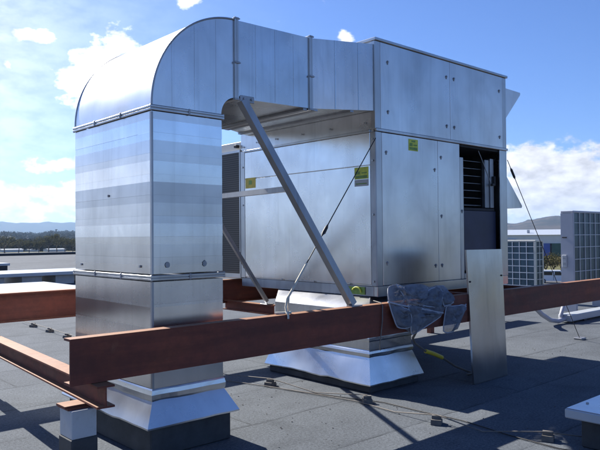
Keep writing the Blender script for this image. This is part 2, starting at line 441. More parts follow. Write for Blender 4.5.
def van(az, dd):
    x, y = at_az(az, dd); c = Vector((x, y, GZ)); d = Vector((math.cos(D(az)), math.sin(D(az)), 0)); s = Vector((d.y, -d.x, 0))
    t = thing('parked_van', 'white van parked side-on below the roof, in front of the bushes', 'van', c)
    P = lambda l, q, z: c + s*l + d*q + Vector((0,0,z))
    prof = [(-2.4,.35),(-2.4,1.0),(-2.3,1.85),(-2.1,2.0),(1.0,2.0),(1.75,1.25),(2.35,1.05),(2.45,.8),(2.45,.35)]
    mb = MB(); mb.loft([[P(l, q, z) for l, z in prof] for q in (-.9, .9)]); b = mb.build('body', M['vehicle'], t)
    mb = MB(); mb.loft([[P(l, q, z) for l, z in ((.15,1.25),(.15,1.82),(.95,1.82),(1.5,1.25))] for q in (-.93,-.903)]); mb.build('window', M['glass'], t)
    mb = MB(); mb.loft([[P(l, q, z) for l, z in ((-2.0,1.25),(-2.0,1.8),(-.2,1.8),(-.2,1.25))] for q in (-.93,-.903)]); mb.build('window', M['glass'], t)
    mb = MB(); mb.loft([[P(l, q, z) for l, z in ((-.06,.5),(-.06,1.85),(.0,1.85),(.0,.5))] for q in (-.915,-.903)]); mb.build('door_seam', M['black'], t)
    for l in (-1.5, 1.55):
        for q in (-.88, .88):
            mb = MB(); mb.tube([P(l, q-.1, .33), P(l, q+.1, .33)], .33, 14); w = mb.build('wheel', M['black'], t)
            mb = MB(); mb.tube([P(l, q-.115, .33), P(l, q+.115, .33)], .17, 10); mb.build('rim', M['condenser'], w)
van(26.75, 112)
mb = MB(); 
for (a0, a1) in ((20, 34),):
    p = [at_az(a0, 104), at_az(a1, 104), at_az(a1, 122), at_az(a0, 122)]
    mb.add([(x, y, GZ+.004) for x, y in p], [(0,1,2,3)])
tag(mb.build('car_park', M['asphalt']), kind='structure')

# ------------------------------------------------------------------ parapets
def parapet(x0, x1, y0, y1, h, label):
    t = thing('parapet', label, 'parapet', ((x0+x1)/2, (y0+y1)/2, 0), 'parapets round the roof')
    mb = MB(); mb.box(x0, x1, y0, y1, 0.002, h); mb.build('upstand', M['bitumen'], t)
    mb = MB(); mb.box(x0-.04, x1+.04, y0-.04, y1+.04, h, h+.05, .006); mb.build('capping', M['galv_dull'], t)
parapet(-25, 44.75, 67.75, 68, .22, 'low parapet with metal capping along the far roof edge before the trees')
parapet(17.25, 17.5, -18, 29.9, .10, 'low parapet along the near right roof edge behind the condensers')

# ------------------------------------------------------------------ duct and its curb
def rect(x0, x1, y0, y1, z): return [(x0,y0,z),(x1,y0,z),(x1,y1,z),(x0,y1,z)]
CX0, CX1, CY0, CY1 = 2.536, 3.190, 4.484, 5.875
ZT, ZM = 2.664, 1.354
duct = thing('air_duct', 'silver galvanised duct rising from the roof and bending over into the big unit', 'duct', ((CX0+CX1)/2, (CY0+CY1)/2, 0))
def banded(name, z0, z1, hb, mat, seed):
    rnd = random.Random(seed); rings = []; z = z1; zs = []
    while z > z0 + .02: zs.append(z); z -= hb
    zs.append(z0); mb = MB()
    for a, b in zip(zs[:-1], zs[1:]):
        oa, ob = rnd.uniform(0, .0040), rnd.uniform(0, .0040)
        oc, od = rnd.uniform(0, .0032), rnd.uniform(0, .0032)
        # every strip is a sheet of its own slight tilt on each side
        A = [(CX0-oa, CY0-oc, a), (CX1+oa, CY0-oc, a), (CX1+oa, CY1+oc, a), (CX0-oa, CY1+oc, a)]
        B = [(CX0-ob, CY0-od, b+.0006), (CX1+ob, CY0-od, b+.0006), (CX1+ob, CY1+od, b+.0006), (CX0-ob, CY1+od, b+.0006)]
        mid = []
        om = (oa+ob)/2 + rnd.uniform(.0, .0022); on = (oc+od)/2 + rnd.uniform(0, .0015)
        zc = (a+b)/2
        C = [(CX0-om, CY0-on, zc), (CX1+om, CY0-on, zc), (CX1+om, CY1+on, zc), (CX0-om, CY1+on, zc)]
        mb.loft([A, B], cap=False, smooth=False)
    return mb.build(name, mat, duct)
banded('riser', ZM+.03, ZT-.025, .1612, M['galv_bands'], 3)
banded('riser', .50, ZM-.03, .172, M['galv_bands'], 11)
def ring_z(mb, x0, x1, y0, y1, z0, z1, out, b=.004):
    mb.box(x0-out, x1+out, y0-out, y0+.002, z0, z1, b); mb.box(x0-out, x1+out, y1-.002, y1+out, z0, z1, b)
    mb.box(x0-out, x0+.002, y0+.0025, y1-.0025, z0, z1, b); mb.box(x1-.002, x1+out, y0+.0025, y1-.0025, z0, z1, b)
def flange_h(z, name='flange'):
    mb = MB(); ring_z(mb, CX0, CX1, CY0, CY1, z+.0018, z+.020, .019, .003); ring_z(mb, CX0, CX1, CY0, CY1, z-.020, z-.0018, .019, .003)
    ring_z(mb, CX0, CX1, CY0, CY1, z-.0017, z+.0017, .012, 0)
    f = mb.build(name, M['trim'], duct)
    pts = [(CX0-.017, y) for y in (CY0+.47, CY0+.95)] + [(x, CY0-.017) for x in (CX0+.33,)] + [(CX0-.010, CY0-.010), (CX0-.010, CY1+.010), (CX1+.010, CY0-.010)]
    for x, y in pts:
        mb = MB(); mb.box(x-.008, x+.008, y-.008, y+.008, z-.024, z+.025, .003); mb.build('flange_clip', M['angle'], f)
flange_h(ZT); flange_h(ZM)
# corner lap strip
mb = MB(); mb.box(CX0-.004, CX0+.012, CY0-.0045, CY0+.02, ZM+.03, ZT-.03); mb.box(CX0-.004, CX0+.012, CY0-.0045, CY0+.02, .51, ZM-.03); mb.build('corner_lap', M['galv_dull'], duct)
for x, z, r in ((2.668, 1.452, .020), (3.012, 1.452, .020)):
    mb = MB(); q = [(x + r*(1+.35*mnoise.noise(Vector((k*.9, x*9, 0))))*math.cos(k*.524), CY0-.0052, z + r*1.2*(1+.35*mnoise.noise(Vector((k*.9, x*9, 5))))*math.sin(k*.524)) for k in range(12)]
    mb.prism(q, (0, -.003, 0)); mb.build('sealant_patch', M['angle'], duct)
for y, z in ((4.66, 1.44), (5.74, 1.43), (5.2, 2.02)):
    mb = MB(); mb.tube([(CX0-.011, y, z), (CX0-.004, y, z)], .011, 8); mb.build('rivet', M['angle'], duct)
# elbow
XJ, ZB1, ZTOP = 3.343, 2.846, 3.513
def elbow():
    mb = MB(); n = 28; rings = []
    for i in range(n+1):
        a = math.pi - (math.pi/2)*i/n; ca, sa = math.cos(a), math.sin(a)
        o = Vector((XJ + (XJ-CX0)*ca, 0, ZT+.026 + (ZTOP-ZT-.026)*sa)); q = Vector((XJ + (XJ-CX1)*ca, 0, ZT+.026 + (ZB1-ZT-.026)*sa))
        rings.append((o, q))
    for i in range(n):
        (o0, q0), (o1, q1) = rings[i], rings[i+1]
        pass
    for ya in (CY0, CY1):
        mb = MB()
        mb.add([(o.x,ya,o.z) for o, q in rings]+[(q.x,ya,q.z) for o, q in rings], [(i, i+1, n+2+i, n+1+i) for i in range(n)])
        mb.build('elbow_side', M['galv'], duct)
    mb = MB()
    vs = []
    for i in range(n+1):
        o, q = rings[i]; vs += [(o.x, CY0, o.z), (o.x, CY1, o.z)]
    mb.add(vs, [(2*i, 2*i+1, 2*i+3, 2*i+2) for i in range(n)], True); mb.build('elbow_back', M['elbow'], duct)
    mb = MB(); vs = []
    for i in range(n+1):
        o, q = rings[i]; vs += [(q.x, CY0, q.z), (q.x, CY1, q.z)]
    mb.add(vs, [(2*i, 2*i+1, 2*i+3, 2*i+2) for i in range(n)], True); mb.build('elbow_throat', M['galv'], duct)
    # rolled seam along the curved edges
    for ya in (CY0-.003, CY1+.003):
        mb = MB(); mb.tube([(o.x, ya, o.z) for o, q in rings], .008, 6); mb.build('elbow_seam', M['galv_dull'], duct)
elbow()
for x in (2.72, 2.93, 3.14):
    zt_ = ZT+.03 + (ZTOP-ZT-.03)*math.sqrt(max(0, 1-((XJ-x)/(XJ-CX0))**2)) - .02
    mb = MB(); mb.box(x-.003, x+.003, CY0-.0025, CY0+.002, ZT+.03, zt_); mb.build('sheet_seam', M['galv'], duct)
for x in (3.56, 3.78, 4.0):
    mb = MB(); mb.box(x-.003, x+.003, CY0-.0022, CY0+.002, 2.87, 3.51); mb.build('sheet_seam', M['galv'], duct)
XS, XA = 4.212, 5.491
r1 = [(XJ, CY0, ZB1), (XJ, CY1, ZB1), (XJ, CY1, ZTOP), (XJ, CY0, ZTOP)]
r2 = [(XS, CY0, 2.865), (XS, CY1, 2.865), (XS, CY1, 3.530), (XS, CY0, 3.530)]
r3 = [(XA-.003, 4.812, 3.051), (XA-.003, 7.125, 3.051), (XA-.003, 7.125, 3.790), (XA-.003, 4.812, 3.790)]
def lerp_ring(a, b, t): return [Vector(p).lerp(Vector(q), t) for p, q in zip(a, b)]
mb = MB(); mb.loft([lerp_ring(r1, r2, t) for t in (0, .33, .66, 1)], cap=False); mb.build('straight_section', M['galv'], duct)
mb = MB(); mb.loft([lerp_ring(r2, r3, t) for t in (0, 1)], cap=False); mb.build('transition_section', M['galv'], duct)
def flange_v(x, ring, name='flange'):
    mb = MB()
    y0, y1 = ring[0][1], ring[1][1]; z0, z1 = ring[0][2], ring[2][2]; o = .019
    for xa, xb in ((x-.021, x-.002), (x+.002, x+.021)):
        mb.box(xa, xb, y0-o, y0+.002, z0-o, z1+o, .004); mb.box(xa, xb, y1-.002, y1+o, z0-o, z1+o, .004)
        mb.box(xa, xb, y0+.0025, y1-.0025, z1-.002, z1+o, .004); mb.box(xa, xb, y0+.0025, y1-.0025, z0-o, z0+.002, .004)
    mb.box(x-.0018, x+.0018, y0-.014, y1+.014, z1-.002, z1+.014); mb.box(x-.0018, x+.0018, y0-.014, y0, z0-.014, z1-.003)
    f = mb.build(name, M['trim'], duct)
    for y, z in ((y0-.012, z1+.012), (y0-o, z0+.30), (y1+.012, z1+.012), (y0-.012, z0-.012)):
        mb = MB(); mb.box(x-.025, x+.026, y-.009, y+.009, z-.009, z+.009, .003); mb.box(x+.0262, x+.036, y-.005, y+.005, z-.005, z+.005); mb.build('flange_clip', M['angle'], f)
flange_v(XJ, r1); flange_v(XS, r2)
# seams of the side sheets and underside stiffeners
for t in (.35, .72):
    a, b = lerp_ring(r2, r3, t), None
    mb = MB(); mb.bar(a[0]+Vector((0,-.002,.0)), a[3]+Vector((0,-.002,.0)), .012, .004, (1,0,0)); mb.build('sheet_seam', M['galv'], duct)
for ring, y0, y1 in ((lerp_ring(r2, r3, .08), 0, 0), (lerp_ring(r2, r3, .62), 0, 0), (lerp_ring(r1, r2, .93), 0, 0)):
    mb = MB(); mb.bar(ring[0]+Vector((0,.01,-.012)), ring[1]+Vector((0,-.01,-.012)), .05, .02, (1,0,0)); mb.build('stiffener', M['galv_dull'], duct)
# collar bead and flared skirt
def bead(x0, x1, y0, y1, z0, z1, out, parent, name='collar'):
    mb = MB(); R = []
    for z, o in ((z0, .004), (z0+(z1-z0)*.2, out), (z0+(z1-z0)*.55, out*1.15), (z1-.012, out*.7), (z1, .004)):
        R.append([(x0-o, y0-o, z), (x1+o, y0-o, z), (x1+o, y1+o, z), (x0-o, y1+o, z)])
    # subdivide each side so the foil can wrinkle
    RR = []
    for r in R:
        q = []
        for i in range(4):
            a, b = Vector(r[i]), Vector(r[(i+1) % 4])
            for k in range(9):
                p = a.lerp(b, k/9); w = mnoise.noise(p*7.0)*.006 if k else 0
                q.append(p + Vector((w, w, w*.6)))
        RR.append(q)
    mb.loft(RR, cap=False, smooth=False); return mb.build(name, M['foil'], parent)
bead(CX0, CX1, CY0, CY1, .41, .51, .014, duct)
def skirt(x0, x1, y0, y1, zt, zb, d, parent, crinkle=.006):
    mb = MB(); R = []
    for j in range(7):
        t = j/6; z = zt + (zb-zt)*t; o = .004 + (d-.004)*t; q = []
        cs = [(x0-o, y0-o, z), (x1+o, y0-o, z), (x1+o, y1+o, z), (x0-o, y1+o, z)]
        for i in range(4):
            a, b = Vector(cs[i]), Vector(cs[(i+1) % 4])
            for k in range(14):
                p = a.lerp(b, k/14); w = mnoise.noise(p*4.1 + Vector((5,1,0)))*crinkle*math.sin(math.pi*k/14)*2
                q.append(p + Vector((w*.5, w*.5, w)))
        R.append(q)
    mb.loft(R, cap=False, smooth=False)
    # folded drip edge
    lip = [p + Vector((0,0,-.012)) for p in R[-1]]
    mb.loft([R[-1], lip], cap=False); return mb.build('skirt', M['foil'], parent)
skirt(CX0, CX1, CY0, CY1, .42, .243, .096, duct)
cb = MB(); cb.box(CX0-.045, CX1+.045, CY0-.045, CY1+.045, .002, .236, .01)
tag(cb.build('roof_curb', M['bitumen']), 'dark felt curb carrying the silver duct nearest the camera', 'roof curb', 'felt curbs under the ducts')
# the felt curb of the second duct and the duct that drops on it
DX0, DX1, DY0, DY1 = 5.262, 5.978, 4.722, 6.275
cb = MB(); cb.box(DX0-.055, DX1+.055, DY0-.055, DY1+.055, .002, .082, .01)
tag(cb.build('roof_curb', M['bitumen']), 'low dark felt curb under the big air handling unit', 'roof curb', 'felt curbs under the ducts')
drop = thing('return_duct', 'short silver duct dropping from the underside of the big unit to its roof curb', 'duct', ((DX0+DX1)/2, (DY0+DY1)/2, .08))
mb = MB(); mb.loft([rect(5.51, 6.16, 4.92, 6.50, .989), rect(DX0, DX1, DY0, DY1, .86), rect(DX0, DX1, DY0, DY1, .36)], cap=False); mb.build('duct_body', M['galv'], drop)
bead(DX0, DX1, DY0, DY1, .36, .44, .014, drop); bead(DX0, DX1, DY0, DY1, .53, .60, .010, drop)
skirt(DX0, DX1, DY0, DY1, .37, .10, .098, drop, .012)

# ------------------------------------------------------------------ the air handling unit
AX0, AX1, AY0, AY1 = 5.491, 8.215, 4.801, 7.266
ZB, ZS, ZA, ZL = .991, 2.845, 3.852, 1.107
ahu = thing('air_handling_unit', 'large silver sheet-metal air handling unit with one access panel removed', 'air handler', ((AX0+AX1)/2, (AY0+AY1)/2, ZB))
mb = MB(); mb.box(AX0+.006, AX1-.006, AY0+.006, AY1, ZS+.001, ZA-.02); mb.build('upper_casing', M['panel'], ahu)
mb = MB(); mb.box(AX0-.02, AX1+.025, AY0-.025, AY1+.02, ZA-.020, ZA+.012, .005); mb.build('top_cover', M['trim'], ahu)
# upper front panels, frame posts
def fpanel(name, x0, x1, z0, z1, mat='panel', y=AY0, th=.02, latches=(), par=None):
    mb = MB(); mb.box(x0, x1, y-.006, y-.006+th, z0, z1, .004); p = mb.build(name, M[mat], par or ahu)
    for x, z in latches:
        mb = MB(); mb.box(x-.008, x+.008, y-.014, y-.006, z-.026, z+.02, .003); mb.tube([(x, y-.019, z+.004), (x, y-.006, z+.004)], .011, 8); mb.build('latch', M['angle'], p)
    return p
fpanel('corner_post', AX0, AX0+.085, ZS+.012, ZA-.022, 'trim')
fpanel('access_panel', AX0+.089, 6.895, ZS+.012, ZA-.022, latches=((5.70, 3.62), (5.70, 3.06), (6.82, 3.63), (6.82, 3.02)))
fpanel('access_panel', 6.901, 8.12, ZS+.012, ZA-.022, latches=((6.98, 3.63), (6.98, 3.02), (8.04, 3.63), (8.04, 3.00)))
fpanel('corner_post', 8.124, AX1, ZS+.012, ZA-.022, 'trim')
mb = MB(); mb.box(AX0-.008, AX1+.012, AY0-.022, AY0+.01, ZS-.022, ZS+.010, .004); mb.build('seam_rail', M['trim'], ahu)
# lower shell: walls left open at the front where the panel is off
mb = MB(); mb.box(AX0+.006, AX0+.05, AY0+.03, AY1-.02, ZL+.001, ZS-.002); mb.box(AX1-.05, AX1-.006, AY0+.03, AY1-.02, ZL+.001, ZS-.002)
mb.box(AX0+.051, AX1-.051, AY1-.06, AY1-.021, ZL+.001, ZS-.002); mb.build('lower_casing', M['panel'], ahu)
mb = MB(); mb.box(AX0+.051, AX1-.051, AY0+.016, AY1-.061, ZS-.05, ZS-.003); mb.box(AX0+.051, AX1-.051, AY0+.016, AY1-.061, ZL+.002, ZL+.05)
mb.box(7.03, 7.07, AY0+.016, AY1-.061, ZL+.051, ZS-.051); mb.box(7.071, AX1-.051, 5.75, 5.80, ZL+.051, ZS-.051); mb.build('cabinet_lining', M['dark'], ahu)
fpanel('corner_post', AX0, AX0+.095, ZL, ZS-.024, 'trim')
fpanel('door_panel', AX0+.100, 6.622, ZL+.004, ZS-.026, latches=((5.66, 2.60), (5.66, 1.36), (6.56, 2.46), (6.56, 1.30)))
fpanel('door_panel', 6.628, 7.085, ZL+.004, ZS-.026, latches=((6.69, 2.62), (6.69, 1.9), (6.69, 1.30)))
fpanel('jamb', 7.090, 7.165, ZL+.004, 2.655, 'trim', latches=((7.127, 1.97),))
fpanel('corner_post', 8.035, AX1, ZL, ZS-.024, 'trim')
fpanel('sill', 7.170, 8.030, ZL+.004, ZL+.07, 'trim')
# inside the open bay
fpanel('filter_door', 7.200, 8.03, ZL+.10, 1.985, 'navy', y=AY0+.07)
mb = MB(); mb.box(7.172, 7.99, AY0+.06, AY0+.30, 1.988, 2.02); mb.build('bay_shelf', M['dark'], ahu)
for k in range(7):
    z = 2.055 + k*.098
    mb = MB(); mb.loft([[(7.18, AY0+.14, z), (7.18, AY0+.24, z+.022), (7.18, AY0+.24, z+.025), (7.18, AY0+.14, z+.004)], [(7.79, AY0+.14, z+.004), (7.79, AY0+.24, z+.026), (7.79, AY0+.24, z+.029), (7.79, AY0+.14, z+.008)]])
    mb.build('damper_blade', M['galv_dull'], ahu)
mb = MB(); mb.box(7.80, 7.90, AY0+.08, AY0+.13, 2.03, 2.68, .004); mb.box(7.905, 7.985, AY0+.06, AY0+.11, 2.03, 2.70, .004); lb = mb.build('damper_frame', M['galv_dull'], ahu)
mb = MB(); mb.box(7.90, 7.95, AY0+.02, AY0+.059, 2.33, 2.36, .004); mb.box(7.945, 7.965, AY0+.02, AY0+.059, 2.33, 2.46, .004); mb.build('damper_lever', M['black'], lb)
mb = MB(); mb.tube([(7.60, AY0+.05, 2.78), (7.70, AY0+.04, 2.62), (7.86, AY0+.03, 2.36)], .006, 6); mb.build('damper_rod', M['galv_dull'], lb)
# base frame
mb = MB(); mb.box(AX0+.004, AX1-.004, AY0-.004, AY0+.05, ZB, ZL-.002, .004); mb.build('front_rail', M['panel'], ahu); mb = MB(); mb.box(AX0+.0045, AX0+.05, AY0+.052, AY1-.004, ZB, ZL-.002, .004); mb.build('base_frame', M['galv_dull'], ahu); mb = MB()
mb.box(AX1-.05, AX1-.0045, AY0+.052, AY1-.004, ZB, ZL-.002, .004); mb.build('base_frame', M['galv_dull'], ahu)
mb = MB(); mb.box(AX0+.052, AX1-.052, AY0+.053, AY1-.006, ZB+.03, ZB+.05); mb.build('base_pan', M['galv_dull'], ahu)
# -X face: strip over the panel, two sheets, posts
def spanel(name, y0, y1, z0, z1, mat='panel_side', x=AX0, th=.016):
    mb = MB(); mb.box(x-.008, x-.008+th, y0, y1, z0, z1, .004); return mb.build(name, M[mat], ahu)
spanel('corner_post', AY0-.004, AY0+.075, ZL, ZS-.024, 'galv_dull')
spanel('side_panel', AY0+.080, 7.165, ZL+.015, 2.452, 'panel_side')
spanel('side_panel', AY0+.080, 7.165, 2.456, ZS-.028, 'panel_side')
spanel('corner_post', 7.170, AY1, ZL, ZS-.004, 'trim')
spanel('corner_post', AY0-.004, AY0+.06, ZS+.006, ZA-.022, 'trim')
mb = MB(); mb.box(AX0-.014, AX0+.006, AY0+.08, AY1-.1, ZS-.024, ZS+.004, .003); mb.build('seam_rail', M['trim'], ahu)
for y, z in [(AY0+.038, q) for q in (1.16, 1.9, 2.5, 2.74)] + [(7.21, q) for q in (1.25, 2.1, 2.62, 2.9)] + [(y, 2.93) for y in (4.95, 5.5, 6.0, 6.5, 6.9)] + [(y, 1.12) for y in (5.2, 5.8, 6.4)]:
    mb = MB(); mb.tube([(AX0-.018, y, z), (AX0-.006, y, z)], .011, 8); mb.build('bolt', M['trim'], ahu)
# rear coil section
mb = MB(); mb.box(AX0+.006, AX1-.02, AY1+.002, 8.10, 1.09, 2.985, .006); mb.build('coil_section', M['cream'], ahu)
mb = MB(); mb.box(AX0-.006, AX0+.004, AY1+.02, 8.04, 1.16, 2.835); lv = mb.build('coil', M['louvre'], ahu)
mb = MB()
mb.box(AX0-.014, AX0+.005, AY1+.002, AY1+.02, 1.10, 2.87); mb.box(AX0-.014, AX0+.005, 8.042, 8.085, 1.10, 2.87); mb.box(AX0-.014, AX0+.005, AY1+.021, 8.041, 1.10, 1.158); mb.box(AX0-.014, AX0+.005, AY1+.021, 8.041, 2.837, 2.87); mb.build('coil_frame', M['trim'], lv)
mb = MB(); mb.box(AX0-.05, AX0+.004, 7.30, 7.36, 2.90, 2.94, .004); mb.build('lifting_lug', M['black'], ahu)
# weather hoods on the far end
HX = AX1
def hood(y0, y1, prof):
    mb = MB(); mb.loft([[(x, y, z) for x, z in prof] for y in (y0, y1)])
    return mb.build('rain_hood', M['panel'], ahu)
hood(AY0+.02, AY1-.1, [(HX, 3.705), (HX+.43, 3.695), (HX+.435, 3.665), (HX, 3.25)])
hood(AY0+.02, AY1-.1, [(HX, 2.51), (HX+.445, 2.075), (HX+.43, 2.045), (HX, 2.032)])
# warning stickers
def sticker(p0, u, v, mat, marks, nrm):
    u = Vector(u); v = Vector(v); n = Vector(nrm); p0 = Vector(p0)
    mb = MB(); mb.prism([p0, p0+u, p0+u+v, p0+v], n*.002); s = mb.build('sticker', M[mat], ahu)
    for (a, b, c, d), mm in marks:
        q = p0 + n*.0024; mb = MB(); mb.prism([q+u*a+v*b, q+u*c+v*b, q+u*c+v*d, q+u*a+v*d], n*.0012); mb.build('sticker_print', M[mm], s)
mk = [((.08,.08,.92,.30), 'sticker_g'), ((.10,.40,.40,.66), 'sticker_g'), ((.52,.46,.90,.55), 'sticker_g'), ((.30,.76,.70,.90), 'sticker_g')]
sticker((6.060, AY0-.0065, 2.655), (.175,0,0), (0,0,.135), 'sticker', mk, (0,-1,0))
sticker((AX0-.0085, 5.115, 2.305), (0,-.21,0), (0,0,.135), 'sticker', mk[:3], (-1,0,0))
sticker((AX0-.0085, 5.115, 2.225), (0,-.21,0), (0,0,.075), 'white', [((.1,.3,.9,.45), 'sticker_g')], (-1,0,0))
sticker((AX0-.0085, 7.15, 2.325), (0,-.22,0), (0,0,.14), 'sticker_o', [((.35,.35,.65,.75), 'sticker_g')], (-1,0,0))
sticker((AX0-.0015, 5.24, 1.005), (0,-.26,0), (0,0,.085), 'sticker_g', [], (-1,0,0))
mb = MB()
pts = [(AX0-.012, 5.10+.065*math.cos(D(a)), 1.035+.05*math.sin(D(a))) for a in range(20, 200, 12)]
mb.tube(pts, .009, 6); mb.build('grounding_loop', M['sticker'], ahu)

# ------------------------------------------------------------------ steel beams
def channel(mb, x0, x1, y, z0, z1, fl, tw=.012, tf=.016):
    mb.box(x0, x1, y, y+tw, z0, z1); mb.box(x0, x1, y+tw+.0001, y+fl, z1-tf, z1); mb.box(x0, x1, y+tw+.0001, y+fl, z0, z0+tf)
mb = MB(); channel(mb, 1.773, 15.0, 4.20, .695, 1.003, .10)
tag(mb.build('steel_beam', M['steel']), 'long red-brown steel channel crossing the whole foreground in front of the duct', 'beam', 'red-brown steel beams')
mb = MB(); Y2, Z20, Z21 = 7.46, .752, 1.072
mb.box(-6, 8.2, Y2+.05, Y2+.062, Z20+.016, Z21-.016); mb.box(-6, 8.2, Y2, Y2+.11, Z21-.0159, Z21); mb.box(-6, 8.2, Y2, Y2+.11, Z20, Z20+.0159)
tag(mb.build('steel_beam', M['steel']), 'rear red-brown steel beam running behind the duct and under the unit', 'beam', 'red-brown steel beams')
# cross beam at the left, under the front beam
def ibeam(p0, p1, w, z0, z1, tf=.013, tw=.010):
    p0 = Vector((*p0, 0)); p1 = Vector((*p1, 0)); t = (p1-p0).normalized(); s = Vector((t.y, -t.x, 0)); mb = MB()
    for a, b, q0, q1 in ((-w/2, w/2, z1-tf, z1), (-w/2, w/2, z0, z0+tf), (-tw/2, tw/2, z0+tf+.0001, z1-tf-.0001)):
        v = [[p + s*k + Vector((0,0,z)) for k, z in ((a,q0),(b,q0),(b,q1),(a,q1))] for p in (p0, p1)]; mb.loft(v)
    return mb
cbm = ibeam((1.97, 4.09), (1.97+.065*3.9, 8.0), .12, .542, .690)
tag(cbm.build('steel_beam', M['steel']), 'short red-brown steel joist at the left, its cut end under the front beam', 'beam', 'red-brown steel beams')
mb = ibeam((5.39, 6.45), (5.39, 7.505), .10, .665, .792)
tag(mb.build('steel_beam', M['steel']), 'stub of red-brown steel on the rear beam carrying the foot of the rear brace', 'beam', 'bearers under the unit')
for x in (6.62, 8.02):
    mb = ibeam((x, 4.215), (x, 7.50), .10, .80, .986)
    tag(mb.build('steel_beam', M['steel']), 'red-brown steel bearer under the big unit between front and rear beams', 'beam', 'bearers under the unit')
for x, y in ((1.90, 4.26), (2.03, 4.26), (1.925, 4.155), (2.045, 4.155)):
    pass
jp = MB()
for x, y in ((1.945, 4.25), (2.02, 4.25)): jp.tube([(x, y, .7112), (x, y, .728)], .014, 6, smooth=False); jp.tube([(x, y, .728), (x, y, .742)], .008, 6)
fb0 = [o for o in bpy.data.objects if o.name == 'steel_beam'][0]
jp.build('bolts', M['angle'], fb0)
mb = MB()
rg = random.Random(5)
for k in range(420):
    x = rg.uniform(2.2, 9.5); y = rg.uniform(1.6, 7.0)
    if CX0-.2 < x < CX1+.2 and y > 4.2: continue
    r = rg.uniform(.003, .009); q = [Vector((x + r*math.cos(a)*rg.uniform(.6,1.2), y + r*math.sin(a)*rg.uniform(.6,1.2), .001)) for a in (0, 1.3, 2.5, 3.8, 5.1)]
    mb.loft([q, [Vector((x,y,0)) + (p-Vector((x,y,0)))*.6 + Vector((0,0,r*.8)) for p in q]])
tag(mb.build('loose_grit', M['concrete']), 'loose grit scattered over the roofing felt', 'grit', kind='stuff')
# support post under the left joist
post = thing('support_post', 'short white post with dark foot and rusty top plate under the left joist', 'post', (1.90, 4.365, 0))
mb = MB(); mb.box(1.812, 1.985, 4.265, 4.465, .325, .512, .004); mb.build('post_shaft', M['white'], post)
mb = MB(); mb.box(1.806, 1.991, 4.259, 4.471, .002, .324, .006); mb.build('post_foot', M['bitumen'], post)
mb = MB(); mb.box(1.80, 2.0, 4.30, 4.475, .513, .526); mb.box(1.785, 1.99, 4.315, 4.46, .5265, .541); mb.build('top_plate', M['steel'], post)
mb = MB(); mb.box(7.0, 11.75, 6.80, 6.90, .17, .46, .006)  # unseen rail, added to cast the shadow band on the roof
for x in (7.3, 9.2, 11.4): mb.box(x-.05, x+.05, 6.81, 6.89, .002, .169)
tag(mb.build('shadow_rail', M['steel']), 'low red-brown rail on short feet, unseen behind the front beam, added to cast a roof shadow', 'rail')
# supports at the right end and the rear beam, the same kind of post
mb = MB(); mb.box(12.9, 13.1, 4.18, 4.38, .002, .694, .005)
tag(mb.build('support_post', M['white']), 'white post under the right end of the front beam', 'post')
for x, lab in ((-3.0, 'white post under the left part of the rear beam'), (7.6, 'white post under the rear beam beneath the big unit')):
    mb = MB(); mb.box(x-.1, x+.1, 7.42, 7.62, .002, .751, .005); tag(mb.build('support_post', M['white']), lab, 'post')

# ------------------------------------------------------------------ braces and tie
def angle(name, p0, p1, leg, label, extra=None, side=(1,0,0), other=(0,1,0)):
    p0 = Vector(p0); p1 = Vector(p1); t = thing(name, label, 'brace', p1, 'angle braces between duct and beams')
    tt = (p1-p0).normalized(); a = Vector(side); a = (a-tt*a.dot(tt)).normalized(); b = tt.cross(a).normalized()
    if b.dot(Vector(other)) < 0: b = -b
    mb = MB()
    mb.loft([[p, p+a*leg, p+a*leg+b*.006, p+b*.006] for p in (p0, p1)]); mb.loft([[p+b*.0061, p+a*.006+b*.0061, p+a*.006+b*leg, p+b*leg] for p in (p0, p1)])
    mb.build('angle_iron', M['angle'], t)
    return t
fb_ = angle('brace', (3.375, 4.448, 2.82), (4.51, 4.245, 1.006), .068, 'grey angle-iron brace slanting from the duct elbow down to the front beam', other=(0,1,0))
mb = MB(); mb.box(3.37, 3.52, 4.458, 4.468, 2.815, 2.872, .003); mb.build('gusset_plate', M['angle'], fb_)
for x in (3.49, 3.41):
    mb = MB(); mb.tube([(x, 4.447, 2.845), (x, 4.458, 2.845)], .011, 6, smooth=False); mb.build('bolt', M['angle'], fb_)
mb = MB(); mb.box(4.47, 4.62, 4.225, 4.29, 1.0035, 1.013); mb.build('foot_plate', M['angle'], fb_)
bb_ = angle('brace', (3.40, 5.90, 2.82), (5.37, 6.60, .805), .060, 'grey angle-iron brace slanting down to a stub on the rear beam behind the duct', other=(0,-1,0))
mb = MB(); mb.box(5.33, 5.45, 6.52, 6.66, .793, .803, .002); mb.build('foot_plate', M['angle'], bb_)
mb = MB(); mb.box(3.36, 3.56, 5.90, 5.915, 2.79, 2.875, .003); mb.build('gusset_plate', M['angle'], bb_)
tb = MB(); tb.bar((3.885, 4.40, 2.095), (4.10, 6.14, 2.10), .05, .006, (0,0,1)); tb.bar((3.912, 4.40, 2.074), (4.127, 6.14, 2.079), .05, .006, (1,0,0))
tag(tb.build('tie_bar', M['angle']), 'level grey tie bar joining the front brace and the rear brace', 'tie bar')

